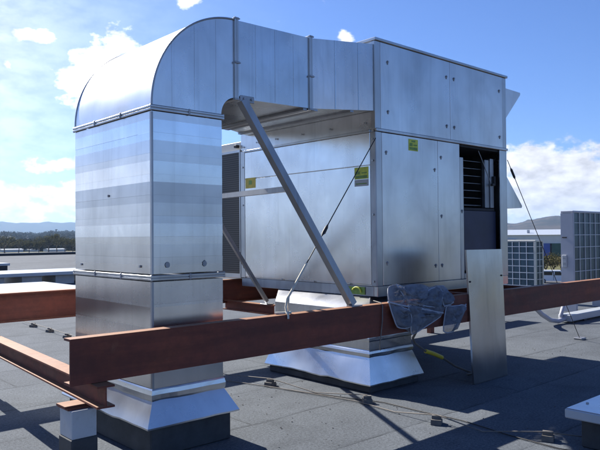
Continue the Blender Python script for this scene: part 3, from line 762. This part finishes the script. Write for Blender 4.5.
# ------------------------------------------------------------------ guy wires
g = thing('guy_wire', 'steel guy wire with turnbuckle and rope sling, from the unit corner to the front beam', 'guy wire', (3.68, 4.25, 1.0), 'guy wires')
a = Vector((5.478, 4.79, 2.742)); b = Vector((3.70, 4.255, 1.13))
mb = MB(); mb.tube([a, b], .0055, 6); mb.build('cable', M['black'], g)
mb = MB(); mb.tube([a.lerp(b, .60), a.lerp(b, .615), a.lerp(b, .65), a.lerp(b, .665)], [.006, .016, .016, .006], 8); mb.tube([a.lerp(b,.635)+Vector((0,0,-.03)), a.lerp(b,.635)+Vector((.03,-.01,.03))], .006, 6); mb.build('turnbuckle', M['black'], g)
mb = MB()
mb.tube([a.lerp(b,.82), a.lerp(b, .90), b, (3.68, 4.25, 1.06), (3.665, 4.22, 1.012)], .010, 7); mb.tube([a.lerp(b,.82), b+Vector((.02,0,.02)), (3.72, 4.27, 1.02)], .010, 7)
mb.tube([(3.60, 4.29, 1.013), (3.64, 4.24, 1.016), (3.70, 4.21, 1.018), (3.73, 4.26, 1.015)], .011, 7)
mb.tube([(3.66, 4.235, 1.02), (3.655, 4.19, 1.01), (3.653, 4.188, .97)], .010, 7); mb.build('rope_sling', M['rope'], g)
g = thing('guy_wire', 'steel guy wire with turnbuckle running down from the right corner of the unit', 'guy wire', (9.95, 4.74, .0), 'guy wires')
a = Vector((8.222, 4.79, 2.70)); b = Vector((10.28, 4.765, .01))
mb = MB(); mb.tube([a, b], .0055, 6); mb.build('cable', M['black'], g)
mb = MB(); mb.tube([a.lerp(b, .04), a.lerp(b, .05), a.lerp(b, .085), a.lerp(b, .095)], [.006, .017, .017, .006], 8); mb.build('turnbuckle', M['black'], g)
mb = MB(); mb.box(10.20, 10.36, 4.70, 4.83, .002, .03, .004); mb.build('anchor_plate', M['angle'], g)
# thin cable hanging over the front beam
mb = MB(); mb.tube([(4.93, 4.36, 1.02), (4.88, 4.22, 1.012), (4.865, 4.188, .985), (4.86, 4.186, .85), (4.835, 4.186, .70), (4.82, 4.188, .62), (4.84, 4.20, .56)], .0055, 6)
tag(mb.build('hanging_cable', M['cable']), 'thin loose cable hanging over the front beam below the unit corner', 'cable')

# ------------------------------------------------------------------ removed access panel
def leaning_panel():
    bl = Vector((6.338, 4.172, .004)); br = Vector((7.050, 4.180, .004)); tl_ = Vector((6.325, 4.238, 1.497)); tr = Vector((7.075, 4.245, 1.492))
    sh = Vector((0, -.036, .002))
    bl, br, tl_, tr = bl+sh, br+sh, tl_+sh*.9, tr+sh*.9
    t = thing('access_panel', 'loose silver access panel stood on the roof against the front beam', 'panel', (bl+br)/2)
    n = (br-bl).cross(tl_-bl).normalized()
    if n.y > 0: n = -n
    mb = MB(); Rr = []
    N = 10
    for j in range(N+1):
        l = bl.lerp(tl_, j/N); r = br.lerp(tr, j/N); row = []
        for i in range(7):
            p = l.lerp(r, i/6); row.append(p + n*(.004*math.sin(math.pi*i/6)*math.sin(math.pi*j/N)))
        Rr.append(row)
    fs = []; vs = [p for r in Rr for p in r]
    for j in range(N):
        for i in range(6): k = j*7+i; fs.append((k, k+1, k+8, k+7))
    mb.add(vs, fs, True)
    off = -n*.022
    back = [v+off for v in (bl, br, tr, tl_)]
    mb.add([bl, br, tr, tl_]+back, [(4,5,6,7),(0,1,5,4),(1,2,6,5),(2,3,7,6),(3,0,4,7)])
    f = mb.build('sheet', M['loose'], t)
    for u, v in ((.045, .76), (.95, .79)):
        p = bl.lerp(br, u).lerp(tl_.lerp(tr, u), v); mb = MB(); mb.tube([p, p+n*.010], .010, 8); mb.build('fastener', M['black'], t)
leaning_panel()

# ------------------------------------------------------------------ crumpled screens on the beam
def screens():
    t = thing('insect_screen', 'tangle of grey-blue mesh screens with pale edges draped over the front beam', 'screen', (5.45, 4.2, .65))
    PX = lambda u, v, y: unproj(u, v, y)
    # one bulky crumpled sheet under the framed folds
    ol = [(388,287),(394,284),(402,286),(412,284),(422,284),(430,287),(437,285),(445,286),(451,294),(454,303),(445,308),(441,317),(427,326),(413,334),(403,328),(395,322),(391,311),(387,300)]
    nn = 40; pts_o = []
    for k in range(nn):
        f = k/nn*len(ol); i = int(f); a_ = Vector(ol[i]); b_ = Vector(ol[(i+1) % len(ol)]); pts_o.append(a_.lerp(b_, f-i))
    cu = Vector((419, 304)); vs = []; rr = 12
    for j in range(rr+1):
        t_ = 1 - j/(rr+1)
        for k in range(nn):
            q = cu + (pts_o[k]-cu)*t_
            base_y = 4.20 if q.y > 300 else 4.20 + .05*(300-q.y)/16
            fold = mnoise.noise(Vector((q.x*.16, q.y*.16, 1))) * .05 + abs(mnoise.noise(Vector((q.x*.33+q.y*.2, q.y*.28-q.x*.1, 7))))*.07
            vs.append(PX(q.x, q.y, min(base_y, 4.25) - .030 - (1-t_)*.02 - fold*min(1, (1-t_)*4+.15)))
    fs = []
    for j in range(rr):
        for k in range(nn): fs.append((j*nn+k, j*nn+(k+1) % nn, (j+1)*nn+(k+1) % nn, (j+1)*nn+k))
    fs.append([rr*nn+k for k in range(nn)])
    mb = MB(); mb.add(vs, fs, True); mb.build('mesh_sheet', M['net'], t)
    polys = [
     [(388,288,4.27),(396,285,4.22),(402,287,4.20),(405,300,4.17),(398,304,4.16),(389,302,4.18)],
     [(404,287,4.25),(417,285,4.24),(427,288,4.21),(424,304,4.16),(412,303,4.15),(406,298,4.18)],
     [(427,291,4.18),(437,287,4.22),(442,292,4.17),(441,302,4.14),(434,307,4.13),(423,305,4.14)],
     [(436,288,4.26),(443,286,4.26),(447,291,4.22),(453,302,4.16),(444,306,4.15),(441,296,4.18)],
     [(389,303,4.17),(402,307,4.14),(411,312,4.13),(409,327,4.14),(397,327,4.15)],
     [(408,305,4.14),(424,309,4.12),(436,312,4.12),(440,317,4.13),(412,334,4.15),(411,318,4.12)],
     [(446,307,4.17),(452,306,4.17),(466,306,4.17),(453,331,4.17),(443,331,4.17)],
    ]
    for poly in polys:
        P0 = [PX(*q) for q in poly]; P = []; n0 = len(P0)
        for i in range(n0):
            a0, a1, a2, a3 = P0[i-1], P0[i], P0[(i+1) % n0], P0[(i+2) % n0]
            for k in range(5):
                t_ = k/5; cr = .5*((2*a1)+(a2-a0)*t_+(2*a0-5*a1+4*a2-a3)*t_**2+(3*a1-a0-3*a2+a3)*t_**3)
                P.append(a1.lerp(a2, t_).lerp(cr, .55) + Vector((.006*mnoise.noise(a1*11+Vector((k,0,0))), 0, .008*mnoise.noise(a1*17+Vector((0,k,0))))))
        c = sum(P, Vector())/len(P)
        mb = MB(); n = len(P)
        # a loose skin: rings towards the middle, pushed in and out
        rings = []
        for k in range(6):
            s_ = 1 - k/6
            rings.append([c + (p-c)*s_ + Vector((0, -.085*mnoise.noise(p*7+Vector((k*.8,0,0))) - .035*math.sin(k/6*3.1), .022*mnoise.noise(p*13+Vector((0,k*.7,0))))) if k else p for p in P])
        vs = [p for r in rings for p in r] + [c+Vector((0,-.03,0))]; fs = []
        for k in range(5):
            for i in range(n): fs.append((k*n+i, k*n+(i+1) % n, (k+1)*n+(i+1) % n, (k+1)*n+i))
        for i in range(n): fs.append((5*n+i, 5*n+(i+1) % n, 6*n))
        mb.add(vs, fs, True); sc_ = mb.build('mesh_sheet', M['net'], t)
        mb = MB(); Q = []
        for i in range(n):
            a_, b_ = P[i], P[(i+1) % n]
            Q.append(a_ + Vector((0, -.004, 0)))
        mb.tube(Q+[Q[0]], .0068, 6); mb.build('screen_edge', M['netrim'], sc_)
    mb = MB(); mb.tube([PX(388,302,4.16), PX(400,305,4.135), PX(420,309,4.12), PX(443,313,4.12)], .009, 6); mb.tube([PX(396,284,4.20), PX(401,292,4.16), PX(408,303,4.14), PX(424,306,4.13)], .009, 6); mb.build('screen_edge', M['netrim'], t)
    mb = MB(); mb.tube([PX(466,304,4.165), PX(459,320,4.165), PX(452,332,4.165)], .008, 6); mb.build('screen_edge', M['netrim'], t)
# camera model (also used to place the folds of the screens at their depth)
F_PX, W_PX = 657.21, 600.0
CR = Vector((0.740937, -0.671522, -0.008387)); CU = Vector((-0.005691, -0.018766, 0.999808)); CB = Vector((-0.67155, -0.740747, -0.017726))
CAM = Vector((0, 0, 1.6625))
def unproj(u, v, y):
    d = CR*((u-300)/F_PX) + CU*((225-v)/F_PX) - CB
    return CAM + d*((y-CAM.y)/d.y)
screens()

# ------------------------------------------------------------------ strap with yellow sleeve
g = thing('tie_strap', 'dark strap with yellow sleeve hanging to the roof beside the loose panel', 'strap', (6.4, 4.5, 0))
pts = [(5.62, 4.35, .67), (5.66, 4.45, .56), (5.80, 4.53, .48), (6.08, 4.60, .35), (6.38, 4.59, .24), (6.66, 4.61, .10), (6.84, 4.53, .016), (6.80, 4.46, .016), (6.70, 4.47, .016)]
mb = MB(); mb.tube(pts, .013, 7); mb.build('strap_body', M['cable'], g)
mb = MB(); mb.tube([Vector(pts[3]), Vector(pts[3]).lerp(Vector(pts[4]), .5)+Vector((0,0,.006)), Vector(pts[4])], .024, 8); mb.build('strap_sleeve', M['yellow'], g)

# ------------------------------------------------------------------ roof conductors and their blocks
def block(x, y, rz, label):
    mb = MB(); s = Matrix.Rotation(rz, 3, 'Z')
    prof = [(-.06,.002),(.06,.002),(.05,.045),(-.05,.045)]
    r = [[Vector((x,y,0)) + s @ Vector((a, b, z)) for a, z in prof] for b in (-.045, .045)]
    mb.loft(r)
    p = [[Vector((x,y,0)) + s @ Vector((a, b, z)) for a, z in ((-.022,.0455),(.022,.0455),(.018,.075),(-.018,.075))] for b in (-.04,.04)]
    mb.loft(p)
    return tag(mb.build('conductor_block', M['concrete']), label, 'conductor block', 'blocks carrying the roof conductor')
block(4.69, 5.69, .3, 'small concrete block on the conductor between the two duct curbs')
block(4.90, 4.43, .9, 'small concrete block in front of the second duct curb')
block(4.80, 3.52, .5, 'small block alone at the edge of the shadow on the front roof')
block(4.61, 12.6, .4, 'farthest of the three small blocks beyond the left joist')
block(4.57, 11.7, .2, 'middle one of the three small blocks beyond the left joist')
block(4.51, 10.8, .2, 'nearest of the three small blocks, close behind the front beam end')
block(5.06, 2.62, .4, 'small block beside the capped box in the lower right corner')
def cable(pts, r, mat, label):
    P = [Vector(p) for p in pts]; Q = []
    for a, b in zip(P[:-1], P[1:]):
        k = max(4, int((b-a).length/.12))
        for i in range(k):
            q = a.lerp(b, i/k); Q.append(q + Vector((.012*mnoise.noise(q*2.1), .012*mnoise.noise(q*2.1+Vector((4,0,0))), 0)))
    Q.append(P[-1]); mb = MB(); mb.tube(Q, r, 6)
    return tag(mb.build('roof_cable', M[mat]), label, 'cable', 'thin cables lying on the roof')
cable([(4.66, 13.4, .05), (4.60, 12.6, .068), (4.56, 11.7, .068), (4.51, 10.8, .068), (4.50, 9.0, .03), (4.55, 7.6, .03), (4.62, 6.4, .03), (4.69, 5.69, .082), (4.78, 5.05, .02), (4.90, 4.43, .082)], .005, 'cable', 'thin grey conductor running along the roof past the duct curb')
cable([(4.35, 6.55, .012), (4.60, 5.74, .012), (4.74, 5.1, .012), (4.84, 4.50, .014), (4.80, 4.0, .012), (4.80, 3.52, .080), (4.86, 3.1, .012), (5.02, 2.62, .078), (5.35, 2.35, .012)], .0055, 'cable', 'pale weathered cable running from the ducts to the lower right corner')
cable([(4.62, 5.62, .010), (5.0, 4.3, .010), (5.02, 3.4, .010), (4.93, 2.9, .010), (4.90, 2.45, .010), (5.03, 2.0, .010)], .005, 'black', 'thin black cable lying beside the pale one on the front roof')

# ------------------------------------------------------------------ low capped boxes on the roof
def plinth(x0, x1, y0, y1, h, cap, label, inset=.09, group='low white-capped boxes on the roof'):
    t = thing('capped_box', label, 'roof box', ((x0+x1)/2, (y0+y1)/2, 0), group)
    mb = MB(); mb.box(x0+inset, x1-inset, y0+inset, y1-inset, .002, h-cap+.0, .008); mb.build('upstand', M['bitumen'], t)
    mb = MB(); mb.box(x0, x1, y0, y1, h-cap, h, .008); c = mb.build('cap', M['whitecap'], t)
    return t, c
t, c = plinth(5.0, 6.15, 1.25, 2.45, .30, .072, 'low box with pale metal cap in the lower right corner of the roof')
mb = MB(); mb.box(5.012, 6.138, 1.262, 2.438, .3005, .306, .002); mb.build('cap_sheet', M['foil'], c)
for x in (5.25, 5.6, 5.95):
    mb = MB(); mb.tube([(x, 2.38, .306), (x, 2.38, .315)], .012, 8); mb.build('screw', M['angle'], c)
plinth(1.0, 7.15, 15.3, 18.7, .45, .16, 'nearest wide white-topped box beyond the rear beam at left')
plinth(5.5, 11.4, 34.3, 42.0, .45, .12, 'farthest white-topped box before the roof edge at left')
t = thing('capped_box', 'middle long white-topped box standing on blocks at left', 'roof box', (7, 24.8, 0), 'low white-capped boxes on the roof')
mb = MB(); mb.box(1, 13.5, 23.6, 26.2, .34, .46, .01); mb.build('cap', M['whitecap'], t)
for x in (2.2, 5.2, 7.4, 8.7, 9.9, 11.2, 12.6):
    mb = MB(); mb.box(x-.35, x+.35, 23.9, 26.0, .002, .339); mb.build('support_block', M['white'], t)

# ------------------------------------------------------------------ condensers
M['condenser_cream'] = paint('condenser_cream', (.58, .56, .50), .5, .07, 3, dirt=(.30, .27, .22))
def condenser(name, x0, x1, y0, y1, z0, z1, gx, gy, gz, label, grid_on, cm):
    t = thing(name, label, 'condenser', ((x0+x1)/2, (y0+y1)/2, 0), 'outdoor condensers on the roof')
    mb = MB(); mb.box(x0+.02, x1-.02, y0+.02, y1-.02, z0+.05, z1-.03); core = mb.build('coil', M['coil'], t)
    pw = .05
    mb = MB(); mb.box(x0, x1, y0, y1, z1-.045, z1, .008); mb.build('top_cover', M[cm], t)
    mb = MB(); mb.box(x0, x1, y0, y1, z0, z0+.06, .006); mb.build('base_tray', M[cm], t)
    for x in (x0, x1-pw):
        for y in (y0, y1-pw):
            mb = MB(); mb.box(x-.001 if x == x0 else x, x+pw+(.001 if x != x0 else 0), y-.001 if y == y0 else y, y+pw+(.001 if y != y0 else 0), z0+.0605, z1-.0455, .004); mb.build('corner_post', M[cm], t)
    r = .006
    mb = MB()
    if 'x' in grid_on:   # grid on the -X face
        ny = max(2, round((y1-y0-2*pw)/gy)); nz = round((z1-z0)/gz)
        for i in range(1, ny+0):
            y = y0+pw+(y1-y0-2*pw)*i/ny; mb.box(x0-.002, x0+.012, y-r*1.6, y+r*1.6, z0+.06, z1-.045)
        for j in range(1, nz):
            z = z0+(z1-z0)*j/nz; mb.box(x0-.006, x0-.0025, y0+pw, y1-pw, z-r*1.5, z+r*1.5)
    if 'y' in grid_on:   # grid on the -Y face
        nx = max(1, round((x1-x0-2*pw)/gx)); nz = round((z1-z0)/gz)
        for i in range(1, nx):
            x = x0+pw+(x1-x0-2*pw)*i/nx; mb.box(x-r, x+r, y0-.002, y0+.012, z0+.06, z1-.045)
        for j in range(1, nz):
            z = z0+(z1-z0)*j/nz; mb.box(x0+pw, x1-pw, y0-.006, y0-.0025, z-r, z+r)
    mb.build('guard_grid', M['wire'], t)
    for x in (x0+.08, x1-.16):
        mb = MB(); mb.box(x, x+.08, y0+.002, y1-.002, .002, z0-.001); mb.build('foot_rail', M[cm], t)
    return t
condenser('condenser', 14.99, 15.39, 8.01, 9.25, .25, 1.53, .20, .185, .158, 'smaller cream condenser with a square wire grid, just right of the big unit', 'xy', 'condenser_cream')
u2 = condenser('condenser', 13.71, 15.35, 6.46, 6.74, .35, 2.17, .265, .3, .262, 'tall condenser with blue-green coil behind a wire grid at the right edge', 'y', 'condenser')
mb = MB(); mb.box(13.700, 13.7085, 6.4655, 6.7345, .42, 2.12); sp = mb.build('side_panel', M['condenser'], u2)
mb = MB(); mb.box(13.680, 13.6995, 6.60, 6.70, 1.585, 1.61, .003); mb.build('hand_grip', M['black'], sp)
mb = MB(); mb.box(13.665, 13.6995, 6.60, 6.70, .96, 1.22, .006); vb = mb.build('valve_cover', M['white'], sp)
mb = MB(); mb.box(13.66, 13.6645, 6.62, 6.68, 1.14, 1.17); mb.box(13.66, 13.6645, 6.62, 6.68, 1.01, 1.06); mb.build('cover_slot', M['angle'], vb)
# pipe run lying in front of the tall condenser
pr = thing('pipe_run', 'pale insulated pipe trunk with two bent pipes lying on the roof at right', 'pipe', (13.0, 5.8, 0))
mb = MB(); mb.box(11.95, 15.8, 5.70, 5.95, .035, .16, .01); tr_ = mb.build('trunk_cover', M['whitecap'], pr)
for x in (12.6, 14.0, 15.4):
    mb = MB(); mb.box(x-.06, x+.06, 5.72, 5.93, .002, .034); mb.build('bearer', M['black'], tr_)
mb = MB(); mb.tube([(10.95, 6.05, .50), (11.12, 5.98, .36), (11.30, 5.93, .21), (11.52, 5.88, .09), (11.75, 5.85, .055), (11.98, 5.83, .08)], .042, 10); mb.build('bent_pipe', M['condenser'], pr)
mb = MB(); mb.tube([(12.45, 6.0, .55), (12.25, 5.95, .40), (12.02, 5.90, .24), (11.88, 5.87, .12), (11.90, 5.84, .075), (12.0, 5.81, .10)], .038, 10); mb.build('bent_pipe', M['condenser'], pr)
# pale cables dropped behind the front beam, left of the pipe run
mb = MB(); mb.box(9.0, 10.6, 7.85, 8.15, .002, .08, .01)

# ------------------------------------------------------------------ air
hz = MB(); hz.box(-9700, 9700, -9700, 9700, GZ-1.2, 250)
ho = hz.build('haze', None) if False else None
me = bpy.data.meshes.new('haze'); b_ = hz
me.from_pydata([tuple(v) for v in hz.v], [], hz.f)
hm = bpy.data.materials.new('haze'); hm.use_nodes = True; nt = hm.node_tree
for nd in list(nt.nodes):
    if nd.type == 'BSDF_PRINCIPLED': nt.nodes.remove(nd)
pv = nt.nodes.new('ShaderNodeVolumePrincipled'); pv.inputs['Density'].default_value = 9.0e-5; pv.inputs['Color'].default_value = (.46, .68, 1, 1); pv.inputs['Anisotropy'].default_value = .2
nt.links.new(pv.outputs[0], [n_ for n_ in nt.nodes if n_.type == 'OUTPUT_MATERIAL'][0].inputs['Volume'])
me.materials.append(hm); ho = bpy.data.objects.new('haze', me); COL.objects.link(ho); ho['kind'] = 'stuff'; ho['label'] = 'thin pale air that turns the far mountains blue'; ho['category'] = 'haze'

# ------------------------------------------------------------------ sky and sun
SUN = Vector((-.02, 1.40, 1.0)).normalized()
w = bpy.data.worlds.new('World'); sc.world = w; w.use_nodes = True; nt = w.node_tree
bg = nt.nodes['Background']; N = nt.nodes.new; L = nt.links.new
sky = N('ShaderNodeTexSky'); sky.sky_type = 'NISHITA'; sky.sun_disc = False
sky.sun_elevation = math.asin(SUN.z); sky.sun_rotation = math.atan2(SUN.x, SUN.y)
sky.altitude = 600; sky.air_density = 1.0; sky.dust_density = .8; sky.ozone_density = 3.0
tc = N('ShaderNodeTexCoord'); sep = N('ShaderNodeSeparateXYZ'); L(tc.outputs['Generated'], sep.inputs[0])
def mth(op, a, b=None):
    m = N('ShaderNodeMath'); m.operation = op
    for i, v in enumerate((a, b)):
        if v is None: continue
        if isinstance(v, bpy.types.NodeSocket): L(v, m.inputs[i])
        else: m.inputs[i].default_value = v
    return m.outputs[0]
AZ = mth('MULTIPLY', mth('ARCTAN2', sep.outputs[1], sep.outputs[0]), 57.2958)
EL = mth('MULTIPLY', mth('ARCSINE', sep.outputs[2]), 57.2958)
def blob(a, e, sa, se, wt):
    x = mth('DIVIDE', mth('SUBTRACT', AZ, a), sa); y = mth('DIVIDE', mth('SUBTRACT', EL, e), se)
    r2 = mth('ADD', mth('MULTIPLY', x, x), mth('MULTIPLY', y, y))
    return mth('MULTIPLY', mth('EXPONENT', mth('MULTIPLY', r2, -1.0)), wt)
def cn(scale, detail, rough, sc3=(1,1,1), off=0.0):
    mp = N('ShaderNodeMapping'); mp.inputs['Scale'].default_value = sc3; mp.inputs['Location'].default_value = (off, off*.7, 0)
    L(tc.outputs['Generated'], mp.inputs['Vector'])
    nz = N('ShaderNodeTexNoise'); nz.inputs['Scale'].default_value = scale; nz.inputs['Detail'].default_value = detail; nz.inputs['Roughness'].default_value = rough
    L(mp.outputs[0], nz.inputs['Vector']); return nz.outputs['Fac']
tot = None
for bl in [(69.9, 16.1, 2.0, .75, .62), (63.4, 16.2, 2.6, 1.9, .9), (64.4, 13.0, 3.6, 2.8, 1.25), (57.3, 19.6, 1.5, .9, .6), (68.6, 13.6, .6, .4, .5),
           (67.5, 12.3, 1.4, .55, .6), (71.9, 13.8, .8, .8, .6), (43.7, 16.8, 1.0, .8, .62), (40.2, 18.0, .7, .5, .35),
           (69.5, 6.0, 9, 1.0, .66), (70, 2.9, 12, 2.2, .98), (26.5, 4.2, 7.5, 2.9, 1.45), (25, 2.0, 8, 1.7, 1.0), (112, 4, 30, 4.5, .85), (22, 8.6, 3.0, 1.0, .34),  # low wide cloud bank left of the view, added to lighten left-facing metal
           (100, 9, 18, 3, .6), (130, 22, 12, 5, .5), (-20, 10, 20, 3.5, .55), (-75, 16, 22, 5, .5), (-130, 9, 25, 3.5, .6), (160, 12, 18, 4, .5)]:
    b_ = blob(*bl); tot = b_ if tot is None else mth('MAXIMUM', tot, b_)
nz = cn(16, 8, .60, (1, 1, 1.7), 3.1); nz2 = cn(42, 5, .6, (1, 1, 1.6), 1.0)
dens = mth('ADD', mth('ADD', tot, mth('MULTIPLY', mth('SUBTRACT', nz, .5), 2.3)), mth('MULTIPLY', mth('SUBTRACT', nz2, .5), .6))
mr = N('ShaderNodeMapRange'); mr.interpolation_type = 'SMOOTHSTEP'; L(dens, mr.inputs['Value']); mr.inputs['From Min'].default_value = .38; mr.inputs['From Max'].default_value = .80
veil = mth('MULTIPLY', blob(82, 13, 17, 12, .55), mth('ADD', .7, mth('MULTIPLY', cn(5, 5, .6, (1, 1, 2.5), 6.0), .6)))
cover = mth('MULTIPLY', mth('MAXIMUM', mr.outputs['Result'], veil), mth('GREATER_THAN', EL, -.5))
# cloud brightness: clouds towards the sun are whiter, those away from it greyer, with grey bases
mb_ = N('ShaderNodeMapRange'); L(AZ, mb_.inputs['Value']); mb_.inputs['From Min'].default_value = 25; mb_.inputs['From Max'].default_value = 62; mb_.inputs['To Min'].default_value = .74; mb_.inputs['To Max'].default_value = 1.15
sh = N('ShaderNodeMapRange'); L(cn(24, 4, .55, (1, 1, 2.2), 8.0), sh.inputs['Value']); sh.inputs['From Min'].default_value = .35; sh.inputs['From Max'].default_value = .62; sh.inputs['To Min'].default_value = .72; sh.inputs['To Max'].default_value = 1.15
CB_ = mth('MULTIPLY', mth('MULTIPLY', mb_.outputs['Result'], sh.outputs['Result']), 9.5)
cc = N('ShaderNodeCombineColor'); L(mth('MULTIPLY', CB_, .97), cc.inputs[0]); L(mth('MULTIPLY', CB_, .985), cc.inputs[1]); L(mth('MULTIPLY', CB_, 1.06), cc.inputs[2])
mx = N('ShaderNodeMix'); mx.data_type = 'RGBA'; tint = N('ShaderNodeMix'); tint.data_type = 'RGBA'; tint.blend_type = 'MULTIPLY'; tint.inputs[0].default_value = 1; tint.inputs[7].default_value = (.60, .77, 1.14, 1); L(sky.outputs[0], tint.inputs[6])
L(cover, mx.inputs[0]); L(tint.outputs[2], mx.inputs[6]); L(cc.outputs[0], mx.inputs[7])
L(mx.outputs[2], bg.inputs['Color']); bg.inputs['Strength'].default_value = .066

sl = bpy.data.lights.new('sun', 'SUN'); sl.energy = 5.0; sl.angle = D(.53); sl.color = (1.0, .955, .88)
so = bpy.data.objects.new('sun', sl); COL.objects.link(so); so.rotation_euler = (-SUN).to_track_quat('-Z', 'Y').to_euler(); so.location = SUN*60

# ------------------------------------------------------------------ camera
cd = bpy.data.cameras.new('camera'); cd.sensor_width = 36; cd.lens = 36*F_PX/W_PX; cd.clip_start = .05; cd.clip_end = 30000
co = bpy.data.objects.new('camera', cd); COL.objects.link(co)
mat = Matrix((CR, CU, CB)).transposed().to_4x4(); mat.translation = CAM; co.matrix_world = mat
sc.camera = co
sc.view_settings.view_transform = 'Standard'; sc.view_settings.look = 'None'; sc.view_settings.gamma = 1; sc.view_settings.exposure = 1.08
try: sc.view_settings.use_curve_mapping = False
except Exception: pass
sc.cycles.max_bounces = 8; sc.cycles.volume_bounces = 0
